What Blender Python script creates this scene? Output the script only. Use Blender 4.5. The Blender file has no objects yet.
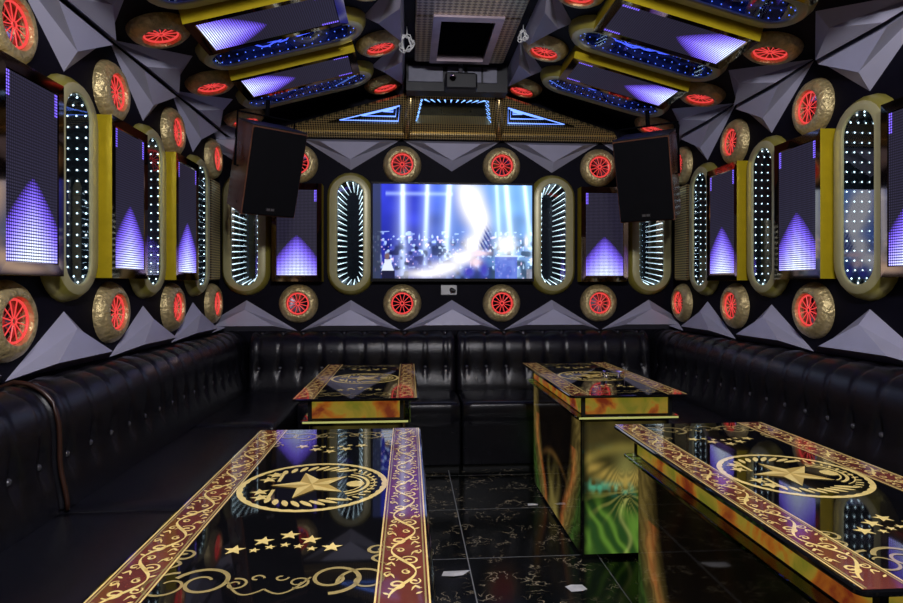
import bpy, math, random
import numpy as np
from mathutils import Matrix, Vector
random.seed(7); rng = np.random.default_rng(7)
SC = bpy.context.scene
COL = SC.collection
PI = math.pi

# ------------------------------------------------------------------ camera, world, lamps, exposure
CAM_H = 1.232
cam = bpy.data.cameras.new('camera'); cam_o = bpy.data.objects.new('camera', cam); COL.objects.link(cam_o)
cam.lens = 24.0; cam.sensor_width = 36.0; cam.shift_y = -14.6/903; cam.clip_start = 0.02
cam_o.location = (0, 0, CAM_H); cam_o.rotation_euler = (PI/2, 0, -0.071)
SC.camera = cam_o
SC.view_settings.view_transform = 'Standard'; SC.view_settings.look = 'None'
SC.view_settings.gamma = 1.0; SC.view_settings.use_curve_mapping = False
SC.view_settings.exposure = 0.0
W = bpy.data.worlds.new('world'); SC.world = W; W.use_nodes = True
W.node_tree.nodes['Background'].inputs[0].default_value = (0.05, 0.045, 0.09, 1)
W.node_tree.nodes['Background'].inputs[1].default_value = 0.05
SC.cycles.max_bounces = 8; SC.cycles.glossy_bounces = 5; SC.cycles.diffuse_bounces = 3
SC.cycles.transmission_bounces = 6; SC.cycles.transparent_max_bounces = 8
SC.cycles.sample_clamp_indirect = 4.0; SC.cycles.caustics_reflective = False; SC.cycles.caustics_refractive = False

# room dimensions (metres)
XL, XR, YB, YF = -1.435, 2.112, 4.68, -1.2
XC, HW = (XL+XR)/2, (XR-XL)/2
ZS = 2.42                      # wall / ceiling seam
SLOPE = math.atan(0.265); SH = 0.36      # ceiling slope, half width of the flat centre strip
BL = (HW-SH)/math.cos(SLOPE); ZC = ZS+(HW-SH)*math.tan(SLOPE)
POD_Y = [1.87, 2.62, 3.37, 4.125]; DISC_Y = [1.495, 2.245, 2.995, 3.745, 4.495]

def lamp(name, loc, energy, color, radius):
    l = bpy.data.lights.new(name, 'POINT'); l.energy = energy; l.color = color; l.shadow_soft_size = radius
    o = bpy.data.objects.new(name, l); o.location = loc; COL.objects.link(o); return o
for ly in (-0.65, 0.30):  # added fill lamps, unseen, with no fixtures in the ceiling
    lamp('fill_lamp', (XC, ly, 2.62), 132, (0.93, 0.92, 1.0), 0.10)

# ------------------------------------------------------------------ materials
def new_mat(name):
    m = bpy.data.materials.new(name); m.use_nodes = True
    nt = m.node_tree; b = nt.nodes['Principled BSDF']; return m, nt, b
def col4(c): return (c[0], c[1], c[2], 1)
class NT:
    def __init__(s, nt): s.nt = nt
    def n(s, t, **k):
        x = s.nt.nodes.new(t)
        for a, v in k.items(): setattr(x, a, v)
        return x
    def link(s, a, b): s.nt.links.new(a, b)
    def m(s, op, a, b=None, c=None, clamp=False):
        x = s.n('ShaderNodeMath', operation=op, use_clamp=clamp)
        for i, v in enumerate((a, b, c)):
            if v is None: continue
            if isinstance(v, (int, float)): x.inputs[i].default_value = v
            else: s.link(v, x.inputs[i])
        return x.outputs[0]
    def ramp(s, fac, stops):
        r = s.n('ShaderNodeValToRGB'); e = r.color_ramp.elements
        while len(e) < len(stops): e.new(0.5)
        for q, (p, c) in zip(e, stops): q.position = p; q.color = col4(c)
        s.link(fac, r.inputs[0]); return r.outputs[0]
    def noise(s, scale, detail=3, coord='Object', dist=0.0, rough=0.5):
        tc = s.n('ShaderNodeTexCoord'); n = s.n('ShaderNodeTexNoise')
        n.inputs['Scale'].default_value = scale; n.inputs['Detail'].default_value = detail
        n.inputs['Distortion'].default_value = dist; n.inputs['Roughness'].default_value = rough
        s.link(tc.outputs[coord], n.inputs['Vector']); return n.outputs['Fac']
def mat(name, base, rough=0.5, metal=0.0, var=0.12, nscale=14, bump=0.0, bscale=60, emit=None, es=0.0, coat=0.0, spec=0.5, nolight=False):
    m, nt, b = new_mat(name); k = NT(nt)
    f = k.noise(nscale, 4)
    lo = [max(0, c*(1-var)) for c in base]; hi = [min(1, c*(1+var)) for c in base]
    k.link(k.ramp(f, [(0.3, lo), (0.7, hi)]), b.inputs['Base Color'])
    b.inputs['Roughness'].default_value = rough; b.inputs['Metallic'].default_value = metal
    b.inputs['Coat Weight'].default_value = coat; b.inputs['Coat Roughness'].default_value = 0.03
    b.inputs['Specular IOR Level'].default_value = spec
    if bump:
        bp = k.n('ShaderNodeBump'); bp.inputs['Strength'].default_value = bump; bp.inputs['Distance'].default_value = 0.01
        k.link(k.noise(bscale, 4), bp.inputs['Height']); k.link(bp.outputs[0], b.inputs['Normal'])
    if emit:
        b.inputs['Emission Color'].default_value = col4(emit); b.inputs['Emission Strength'].default_value = es
        if nolight: m.cycles.emission_sampling = 'NONE'
    return m

M = {}
M['wall'] = mat('dark_wall_paint', (0.0035, 0.003, 0.0075), 0.6, var=0.2, spec=0.10)
M['black'] = mat('matt_black', (0.008, 0.008, 0.009), 0.5)
M['silver'] = mat('silver_grey_paint', (0.49, 0.48, 0.60), 0.42, 0.15, var=0.06, nscale=5)
M['cream'] = mat('olive_cream_enamel', (0.50, 0.46, 0.22), 0.33, 0.1, var=0.06)
M['gold'] = mat('yellow_gold_sheet', (0.66, 0.50, 0.02), 0.25, 0.35, var=0.08)
M['goldrim'] = mat('dull_gold_rim', (0.38, 0.33, 0.06), 0.30, 0.3, var=0.08)
M['bronze'] = mat('bronze_mirror', (0.30, 0.20, 0.13), 0.06, 1.0, var=0.04)
M['goldleaf'] = mat('crumpled_gold_leaf', (0.66, 0.52, 0.24), 0.36, 0.55, var=0.25, nscale=40, bump=0.9, bscale=55)
M['mirror'] = mat('dark_mirror', (0.34, 0.28, 0.30), 0.05, 1.0, var=0.05)
M['tunnel'] = mat('smoked_mirror', (0.02, 0.028, 0.035), 0.18, 0.6, var=0.1)
M['neon'] = mat('red_neon', (0.3, 0.01, 0.01), 0.4, emit=(1.0, 0.075, 0.070), es=0.80, nolight=True)
M['leather'] = mat('black_leather', (0.007, 0.007, 0.010), 0.26, var=0.25, nscale=30, bump=0.12, bscale=260, spec=0.36)
M['button'] = mat('button_leather', (0.10, 0.10, 0.11), 0.14, 0.5, var=0.1, spec=0.8)
M['piping'] = mat('brown_piping', (0.035, 0.014, 0.009), 0.35)
M['glassblack'] = mat('black_glass', (0.004, 0.004, 0.005), 0.035, var=0.1, spec=0.75)
M['blackframe'] = mat('black_metal_frame', (0.008, 0.008, 0.008), 0.3)
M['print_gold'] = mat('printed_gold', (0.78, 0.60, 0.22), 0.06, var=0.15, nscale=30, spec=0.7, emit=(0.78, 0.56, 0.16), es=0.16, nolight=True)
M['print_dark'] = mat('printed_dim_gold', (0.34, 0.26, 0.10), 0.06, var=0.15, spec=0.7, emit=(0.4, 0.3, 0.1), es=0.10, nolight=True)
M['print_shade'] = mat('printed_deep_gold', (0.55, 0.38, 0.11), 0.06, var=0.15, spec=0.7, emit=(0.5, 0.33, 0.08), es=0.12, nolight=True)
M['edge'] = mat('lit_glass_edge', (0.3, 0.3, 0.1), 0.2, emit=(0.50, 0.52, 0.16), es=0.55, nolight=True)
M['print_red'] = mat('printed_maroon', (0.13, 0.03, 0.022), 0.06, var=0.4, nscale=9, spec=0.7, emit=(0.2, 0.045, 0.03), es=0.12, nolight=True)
M['wood'] = mat('reddish_wood', (0.17, 0.07, 0.04), 0.22, var=0.3, nscale=6)
M['grille'] = mat('speaker_grille', (0.004, 0.004, 0.005), 0.75, spec=0.15)
M['metal'] = mat('grey_metal', (0.35, 0.35, 0.38), 0.3, 0.8)
M['white'] = mat('white_plastic', (0.75, 0.75, 0.72), 0.4)
M['paper'] = mat('white_paper', (0.80, 0.80, 0.78), 0.7)
M['grout'] = mat('pale_grout', (0.30, 0.31, 0.30), 0.6)
M['bluelight'] = mat('blue_led_strip', (0.02, 0.03, 0.2), 0.3, emit=(0.16, 0.30, 1.0), es=2.2, nolight=True)
M['deepblue'] = mat('deep_blue_light', (0.01, 0.02, 0.2), 0.3, emit=(0.07, 0.12, 1.0), es=1.7, nolight=True)
M['recess'] = mat('recess_black', (0.004, 0.004, 0.005), 0.9, spec=0.0)
M['greyboard'] = mat('lilac_grey_board', (0.20, 0.20, 0.25), 0.5)
M['pinkmetal'] = mat('pinkish_metal', (0.42, 0.33, 0.36), 0.35, 0.6)

def bead_mat(name, c, es, fall):
    m, nt, b = new_mat(name); k = NT(nt)
    tc = k.n('ShaderNodeTexCoord'); sp = k.n('ShaderNodeSeparateXYZ'); k.link(tc.outputs['Object'], sp.inputs[0])
    e = k.m('EXPONENT', k.m('MULTIPLY', sp.outputs['Z'], fall))
    b.inputs['Base Color'].default_value = (0.05, 0.05, 0.05, 1)
    b.inputs['Emission Color'].default_value = col4(c)
    k.link(k.m('MULTIPLY', e, es), b.inputs['Emission Strength']); m.cycles.emission_sampling = 'NONE'
    return m
M['bead'] = bead_mat('white_led_beads', (0.72, 0.93, 1.0), 3.2, 6.0)
M['paleblue'] = bead_mat('pale_blue_led_beads', (0.20, 0.42, 1.0), 2.4, 5.0)
M['bluebead'] = bead_mat('blue_led_beads', (0.10, 0.20, 1.0), 1.7, 5.0)

def pane_mat():
    m, nt, b = new_mat('half_mirror_glass'); k = NT(nt); nt.nodes.remove(b)
    t = k.n('ShaderNodeBsdfTransparent'); t.inputs[0].default_value = (0.82, 0.86, 0.9, 1)
    g = k.n('ShaderNodeBsdfGlossy'); g.inputs['Color'].default_value = (0.8, 0.82, 0.9, 1); g.inputs['Roughness'].default_value = 0.02
    mx = k.n('ShaderNodeMixShader')
    f = k.noise(3, 2); k.link(k.m('ADD', k.m('MULTIPLY', f, 0.06), 0.17), mx.inputs[0])
    k.link(t.outputs[0], mx.inputs[1]); k.link(g.outputs[0], mx.inputs[2])
    k.link(mx.outputs[0], nt.nodes['Material Output'].inputs[0]); return m
M['pane'] = pane_mat()
def clear_glass(name, c):
    m, nt, b = new_mat(name); k = NT(nt); nt.nodes.remove(b)
    t = k.n('ShaderNodeBsdfTransparent'); t.inputs[0].default_value = col4(c)
    g = k.n('ShaderNodeBsdfGlossy'); g.inputs['Roughness'].default_value = 0.02
    fr = k.n('ShaderNodeFresnel'); fr.inputs[0].default_value = 1.5
    mx = k.n('ShaderNodeMixShader'); f = k.noise(4, 2)
    k.link(k.m('ADD', fr.outputs[0], k.m('MULTIPLY', f, 0.03)), mx.inputs[0])
    k.link(t.outputs[0], mx.inputs[1]); k.link(g.outputs[0], mx.inputs[2])
    k.link(mx.outputs[0], nt.nodes['Material Output'].inputs[0]); return m
M['greenglass'] = clear_glass('greenish_glass', (0.62, 0.72, 0.55))
M['clear'] = clear_glass('clear_glass', (0.9, 0.92, 0.95))

def led_mat():
    m, nt, b = new_mat('led_matrix'); k = NT(nt)
    uv = k.n('ShaderNodeUVMap'); uv.uv_map = 'UVMap'; sp = k.n('ShaderNodeSeparateXYZ'); k.link(uv.outputs[0], sp.inputs[0])
    u, v = sp.outputs[0], sp.outputs[1]
    NX, NY = 30, 58
    fu = k.m('SUBTRACT', k.m('FRACT', k.m('MULTIPLY', u, NX)), 0.5); fv = k.m('SUBTRACT', k.m('FRACT', k.m('MULTIPLY', v, NY)), 0.5)
    d = k.m('SQRT', k.m('ADD', k.m('MULTIPLY', fu, fu), k.m('MULTIPLY', fv, fv)))
    dot = k.m('SUBTRACT', 1.0, k.m('MULTIPLY', k.m('SUBTRACT', d, 0.26), 6.0, clamp=True), clamp=True)
    qu = k.m('DIVIDE', k.m('FLOOR', k.m('MULTIPLY', u, NX)), NX-1.0); qv = k.m('DIVIDE', k.m('FLOOR', k.m('MULTIPLY', v, NY)), NY-1.0)
    ax = k.m('ABSOLUTE', k.m('SUBTRACT', qu, 0.5))
    h = k.m('SUBTRACT', 0.47, k.m('MULTIPLY', k.m('POWER', k.m('MULTIPLY', ax, 2.0), 1.25), 0.24))
    t = k.m('MULTIPLY', k.m('SUBTRACT', h, qv), 2.4, clamp=True)
    # small lit groups in the two upper corners
    cu = k.m('GREATER_THAN', ax, 0.44); cv = k.m('GREATER_THAN', qv, 0.87)
    corner = k.m('MULTIPLY', k.m('MULTIPLY', cu, cv), 0.20)
    f = k.m('MAXIMUM', t, corner)
    c = k.ramp(f, [(0.0, (0.016, 0.014, 0.028)), (0.05, (0.06, 0.03, 0.30)), (0.3, (0.20, 0.13, 0.90)), (0.6, (0.38, 0.36, 1.0)), (1.0, (0.68, 0.76, 1.0))])
    b.inputs['Base Color'].default_value = (0.007, 0.006, 0.008, 1); b.inputs['Roughness'].default_value = 0.5; b.inputs['Specular IOR Level'].default_value = 0.2
    k.link(c, b.inputs['Emission Color'])
    k.link(k.m('MULTIPLY', k.m('ADD', k.m('MULTIPLY', dot, 0.97), 0.03), 2.7), b.inputs['Emission Strength'])
    return m
M['led'] = led_mat()

def attr_mat(name, es, rough=0.15, spec=0.5):
    m, nt, b = new_mat(name); k = NT(nt)
    a = k.n('ShaderNodeVertexColor'); a.layer_name = 'picture'
    f = k.m('ADD', k.m('MULTIPLY', k.noise(120, 2), 0.1), 0.95)
    k.link(a.outputs[0], b.inputs['Emission Color']); k.link(k.m('MULTIPLY', f, es), b.inputs['Emission Strength'])
    b.inputs['Base Color'].default_value = (0.006, 0.006, 0.006, 1); b.inputs['Roughness'].default_value = rough; b.inputs['Specular IOR Level'].default_value = spec
    return m
M['tvpic'] = attr_mat('television_picture', 1.2, 0.6, 0.0)
M['art'] = attr_mat('backlit_glass_art', 0.40, 0.05)

def amber_mat():
    m, nt, b = new_mat('backlit_amber_panel'); k = NT(nt)
    tc = k.n('ShaderNodeTexCoord'); oi = k.n('ShaderNodeObjectInfo')
    vm = k.n('ShaderNodeVectorMath', operation='ADD'); k.link(tc.outputs['Object'], vm.inputs[0]); k.link(oi.outputs['Location'], vm.inputs[1])
    n = k.n('ShaderNodeTexNoise'); n.inputs['Scale'].default_value = 9.0; n.inputs['Detail'].default_value = 5; n.inputs['Distortion'].default_value = 0.6
    k.link(vm.outputs[0], n.inputs['Vector'])
    c = k.ramp(n.outputs['Fac'], [(0.36, (0.22, 0.03, 0.010)), (0.46, (0.46, 0.14, 0.015)), (0.53, (0.40, 0.27, 0.03)), (0.66, (0.22, 0.21, 0.02))])
    k.link(c, b.inputs['Emission Color']); b.inputs['Emission Strength'].default_value = 0.52
    b.inputs['Base Color'].default_value = (0.02, 0.015, 0.008, 1); b.inputs['Roughness'].default_value = 0.08; return m
M['amber'] = amber_mat()

def marble_mat():
    m, nt, b = new_mat('black_marble_tile'); k = NT(nt)
    tc = k.n('ShaderNodeTexCoord'); oi = k.n('ShaderNodeObjectInfo')
    vm = k.n('ShaderNodeVectorMath', operation='ADD'); k.link(tc.outputs['Object'], vm.inputs[0])
    sc = k.n('ShaderNodeVectorMath', operation='SCALE'); sc.inputs['Scale'].default_value = 3.7; k.link(oi.outputs['Location'], sc.inputs[0]); k.link(sc.outputs[0], vm.inputs[1])
    def vein(s, w, dist):
        n = k.n('ShaderNodeTexNoise'); n.inputs['Scale'].default_value = s; n.inputs['Detail'].default_value = 6; n.inputs['Distortion'].default_value = dist
        k.link(vm.outputs[0], n.inputs['Vector'])
        return k.m('SUBTRACT', 1.0, k.m('MULTIPLY', k.m('ABSOLUTE', k.m('SUBTRACT', n.outputs['Fac'], 0.5)), w), clamp=True)
    n2 = k.n('ShaderNodeTexNoise'); n2.inputs['Scale'].default_value = 8; n2.inputs['Detail'].default_value = 3; k.link(vm.outputs[0], n2.inputs['Vector'])
    gate = k.m('MULTIPLY', k.m('SUBTRACT', n2.outputs['Fac'], 0.47), 8.0, clamp=True)
    v = k.m('MULTIPLY', vein(19, 46, 0.3), gate)
    c = k.ramp(v, [(0.0, (0.006, 0.007, 0.007)), (0.35, (0.05, 0.04, 0.025)), (1.0, (0.62, 0.52, 0.33))])
    k.link(c, b.inputs['Base Color']); b.inputs['Roughness'].default_value = 0.13; b.inputs['Specular IOR Level'].default_value = 0.25; return m
M['marble'] = marble_mat()

def perf_mat(name, base, dark, scale):
    m, nt, b = new_mat(name); k = NT(nt)
    tc = k.n('ShaderNodeTexCoord'); sp = k.n('ShaderNodeSeparateXYZ'); k.link(tc.outputs['UV'], sp.inputs[0])
    a = k.m('SINE', k.m('MULTIPLY', k.m('ADD', sp.outputs[0], sp.outputs[1]), scale)); c = k.m('SINE', k.m('MULTIPLY', k.m('SUBTRACT', sp.outputs[0], sp.outputs[1]), scale))
    p = k.m('MULTIPLY', a, c)
    f = k.m('MULTIPLY', k.m('ADD', p, 0.1), 4.0, clamp=True)
    k.link(k.ramp(f, [(0.0, base), (1.0, dark)]), b.inputs['Base Color'])
    b.inputs['Metallic'].default_value = 0.7; b.inputs['Roughness'].default_value = 0.3
    bp = k.n('ShaderNodeBump'); bp.inputs['Strength'].default_value = 0.6; bp.inputs['Distance'].default_value = 0.004; k.link(k.m('SUBTRACT', 1.0, f), bp.inputs['Height']); k.link(bp.outputs[0], b.inputs['Normal'])
    return m
M['perf'] = perf_mat('perforated_gold_sheet', (0.72, 0.54, 0.22), (0.06, 0.04, 0.02), 175)
M['perfbig'] = perf_mat('embossed_gold_sheet', (0.42, 0.33, 0.19), (0.14, 0.10, 0.06), 95)

# ------------------------------------------------------------------ mesh helpers
class MB:
    def __init__(s): s.v = []; s.f = []; s.uv = {}
    def add(s, vs, fs):
        o = len(s.v); s.v += [tuple(p) for p in vs]; s.f += [tuple(i+o for i in f) for f in fs]; return s
    def box(s, x0, x1, y0, y1, z0, z1):
        return s.add([(x0,y0,z0),(x1,y0,z0),(x1,y1,z0),(x0,y1,z0),(x0,y0,z1),(x1,y0,z1),(x1,y1,z1),(x0,y1,z1)],
                     [(0,3,2,1),(4,5,6,7),(0,1,5,4),(1,2,6,5),(2,3,7,6),(3,0,4,7)])
    def bbox(s, x0, x1, y0, y1, z0, z1, b):     # chamfered box
        L = []
        for (z, i) in ((z0, b), (z0+b, 0), (z1-b, 0), (z1, b)):
            L.append([(x0+i+b,y0+i,z),(x1-i-b,y0+i,z),(x1-i,y0+i+b,z),(x1-i,y1-i-b,z),(x1-i-b,y1-i,z),(x0+i+b,y1-i,z),(x0+i,y1-i-b,z),(x0+i,y0+i+b,z)])
        return s.loft(L, True, True)
    def loft(s, loops, cap0=False, cap1=False, close=True):
        n = len(loops[0]); o = len(s.v)
        for l in loops: s.v += [tuple(p) for p in l]
        for i in range(len(loops)-1):
            for j in range(n if close else n-1):
                a, b = o+i*n+j, o+i*n+(j+1) % n
                s.f.append((a, b, b+n, a+n))
        if cap0: s.f.append(tuple(o+j for j in reversed(range(n))))
        if cap1: s.f.append(tuple(o+(len(loops)-1)*n+j for j in range(n)))
        return s
    def tube(s, pts, r, n=6, closed=False):
        pts = [Vector(p) for p in pts]; L = []
        for i, p in enumerate(pts):
            a = pts[i-1] if (i > 0 or closed) else pts[i]; b = pts[(i+1) % len(pts)] if (i < len(pts)-1 or closed) else pts[i]
            t = (b-a).normalized(); up = Vector((0,0,1)) if abs(t.z) < 0.9 else Vector((1,0,0))
            x = t.cross(up).normalized(); y = x.cross(t)
            rr = r[i] if isinstance(r, (list, tuple)) else r
            L.append([p+x*rr*math.cos(2*PI*k/n)+y*rr*math.sin(2*PI*k/n) for k in range(n)])
        if closed: L.append(L[0])
        return s.loft(L, not closed, not closed)
    def octa(s, c, r):
        x, y, z = c
        return s.add([(x+r,y,z),(x-r,y,z),(x,y+r,z),(x,y-r,z),(x,y,z+r),(x,y,z-r)],
                     [(0,2,4),(2,1,4),(1,3,4),(3,0,4),(2,0,5),(1,2,5),(3,1,5),(0,3,5)])
    def lathe(s, prof, n=24, cap=False):
        L = [[(r*math.cos(2*PI*k/n), r*math.sin(2*PI*k/n), z) for k in range(n)] for r, z in prof]
        return s.loft(L, False, cap)
    def ribbon(s, pts, w, z=0.0):               # flat ribbon in the xy plane, w may vary
        n = len(pts); o = len(s.v)
        for i, (x, y) in enumerate(pts):
            a = pts[max(i-1, 0)]; b = pts[min(i+1, n-1)]; dx, dy = b[0]-a[0], b[1]-a[1]; l = math.hypot(dx, dy) or 1
            ww = w[i] if isinstance(w, (list, tuple)) else w
            s.v += [(x-dy/l*ww/2, y+dx/l*ww/2, z), (x+dy/l*ww/2, y-dx/l*ww/2, z)]
        for i in range(n-1): s.f.append((o+2*i+1, o+2*i+3, o+2*i+2, o+2*i))
        return s
    def poly(s, pts, z=0.0):
        o = len(s.v); s.v += [(x, y, z) for x, y in pts]; s.f.append(tuple(range(o, o+len(pts)))); return s
    def star(s, cx, cy, r, rot=0.0, z=0.0, ri=0.42):
        o = len(s.v); s.v.append((cx, cy, z))
        for k in range(10):
            q = r if k % 2 == 0 else r*ri; a = rot+k*PI/5
            s.v.append((cx+q*math.cos(a), cy+q*math.sin(a), z))
        for k in range(10): s.f.append((o, o+1+k, o+1+(k+1) % 10))
        return s
    def mesh(s, name, smooth=False, angle=None):
        me = bpy.data.meshes.new(name); me.from_pydata(s.v, [], s.f); me.validate(); me.update()
        if smooth:
            me.polygons.foreach_set('use_smooth', [True]*len(me.polygons))
            if angle: me.set_sharp_from_angle(angle=math.radians(angle))
        return me

def link(o, parent=None, kind=None):
    COL.objects.link(o)
    if parent is not None: o.parent = parent
    if kind: o['kind'] = kind
    return o
def obj(name, me, m, parent=None, loc=(0,0,0), rot=(0,0,0), kind=None):
    if isinstance(me, MB): me = me.mesh(name)
    if m is not None and not me.materials: me.materials.append(M[m] if isinstance(m, str) else m)
    o = bpy.data.objects.new(name, me); o.location = loc; o.rotation_euler = rot
    return link(o, parent, kind)
def tag(o, label, cat, group=None):
    o['label'] = label; o['category'] = cat
    if group: o['group'] = group
    return o
def thing(name, label, cat, mw=None, group=None):
    o = bpy.data.objects.new(name, None); o.empty_display_size = 0.1; COL.objects.link(o)
    if mw is not None: o.matrix_world = mw
    return tag(o, label, cat, group)
def copy_tree(src, mw, label, cat, group):
    r = src.copy(); COL.objects.link(r); r.matrix_world = mw; tag(r, label, cat, group)
    for c in src.children:
        d = c.copy(); COL.objects.link(d); d.parent = r
        for g in c.children:
            e = g.copy(); COL.objects.link(e); e.parent = d
    return r
def frame(e1, e2, n, o):
    m = Matrix.Identity(4)
    for i, a in enumerate((e1, e2, n, o)):
        for j in range(3): m[j][i] = a[j]
    return m
def picture_grid(name, w, h, nx, ny, fn, m, parent, mw_loc=(0,0,0), rot=(0,0,0)):
    """flat grid in local xy (0..w, 0..h) whose colours come from fn(u, v) -> (n,3) linear"""
    u, v = np.meshgrid(np.linspace(0, 1, nx), np.linspace(0, 1, ny)); u = u.ravel(); v = v.ravel()
    me = bpy.data.meshes.new(name); vs = np.stack([u*w, v*h, 0*u], 1)
    fs = [(j*nx+i, j*nx+i+1, (j+1)*nx+i+1, (j+1)*nx+i) for j in range(ny-1) for i in range(nx-1)]
    me.from_pydata(vs.tolist(), [], fs)
    ca = me.color_attributes.new('picture', 'FLOAT_COLOR', 'POINT')
    c = np.clip(fn(u, v), 0, 4); ca.data.foreach_set('color', np.concatenate([c, np.ones((len(u), 1))], 1).astype(np.float32).ravel())
    return obj(name, me, m, parent, mw_loc, rot)
def vnoise(u, v, s, seed):
    r = np.random.default_rng(seed); g = r.random((64, 64))
    x = u*s; y = v*s; i = np.floor(x).astype(int); j = np.floor(y).astype(int); a = x-i; b = y-j
    a = a*a*(3-2*a); b = b*b*(3-2*b); i %= 63; j %= 63
    return (g[j, i]*(1-a)+g[j, i+1]*a)*(1-b)+(g[j+1, i]*(1-a)+g[j+1, i+1]*a)*b

# frames of the five decorated surfaces: local x along, y across (up), z into the room
ca, sa = math.cos(SLOPE), math.sin(SLOPE)
FR = {'left':  lambda a, b: frame((0,1,0), (0,0,1), (1,0,0), (XL, a, b)),
      'right': lambda a, b: frame((0,-1,0), (0,0,1), (-1,0,0), (XR, a, b)),
      'back':  lambda a, b: frame((1,0,0), (0,0,1), (0,-1,0), (a, YB, b)),
      'cl':    lambda a, b: frame((0,1,0), (ca,0,sa), (sa,0,-ca), (XL+b*ca, a, ZS+b*sa)),
      'cr':    lambda a, b: frame((0,-1,0), (-ca,0,sa), (-sa,0,-ca), (XR-b*ca, a, ZS+b*sa))}

# ------------------------------------------------------------------ room shell
POD_W, POD_H = 0.195, 0.80           # opening of a capsule pod
PZ = 1.64                            # height of pod / panel centres on the walls
PB = 0.766                           # the same across the ceiling slopes
BACK_POD_X = [-1.23, -0.444, 1.1255, 1.91]
def sheet(name, mf, a0, a1, b0, b1, holes, bc):
    """one plane with rectangular openings for the pods, in world coordinates"""
    mb = MB()
    def quad(p, q, r, t): mb.add([(mf(p, r) @ Vector((0,0,0))), (mf(q, r) @ Vector((0,0,0))), (mf(q, t) @ Vector((0,0,0))), (mf(p, t) @ Vector((0,0,0)))], [(0,1,2,3)])
    h0, h1 = bc-POD_H/2, bc+POD_H/2
    quad(a0, a1, b0, h0); quad(a0, a1, h1, b1)
    xs = [a0]
    for h in sorted(holes): xs += [h-POD_W/2, h+POD_W/2]
    xs.append(a1)
    for i in range(0, len(xs), 2): quad(xs[i], xs[i+1], h0, h1)
    return obj(name, mb, 'wall', kind='structure')
sheet('wall_left', FR['left'], YF, YB, 0, ZS, POD_Y, PZ)
sheet('wall_right', FR['right'], YF, YB, 0, ZS, POD_Y, PZ)
sheet('wall_back', FR['back'], XL, XR, 0, ZC+0.02, BACK_POD_X, PZ)
obj('wall_front', MB().box(XL, XR, YF-0.05, YF, 0, ZC+0.02), 'wall', kind='structure')
cei = sheet('ceiling', FR['cl'], YF, YB, 0, BL, POD_Y, PB)
c2 = sheet('slope', FR['cr'], YF, YB, 0, BL, POD_Y, PB); c2.parent = cei; del c2['kind']
obj('flat_strip', MB().box(XC-SH, XC+SH, YF, YB, ZC, ZC+0.03), 'wall', cei)
# floor: grout bed and single tiles
flo = obj('floor', MB().box(XL, XR, YF, YB, -0.05, -0.0008), 'grout', kind='structure')
tm = MB().bbox(-0.2975, 0.2975, -0.2975, 0.2975, -0.012, 0.0, 0.0006).mesh('tile')
for i in range(-3, 4):
    for j in range(-7, 4):
        x, y = 0.267+0.6*i+0.3, 2.72+0.6*j+0.3
        if x-0.3 < XL or x+0.3 > XR:
            x0, x1 = max(x-0.298, XL), min(x+0.298, XR)
            if x1-x0 < 0.02: continue
            obj('tile', MB().bbox(x0-x, x1-x, -0.298, 0.298 if y+0.298 < YB else YB-y, -0.012, 0, 0.0012), 'marble', flo, (x, y, 0))
        elif y+0.3 > YB: obj('tile', MB().bbox(-0.298, 0.298, -0.298, YB-y, -0.012, 0, 0.0012), 'marble', flo, (x, y, 0))
        elif y-0.3 > YF-0.3: obj('tile', tm, 'marble', flo, (x, y, 0))

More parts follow.
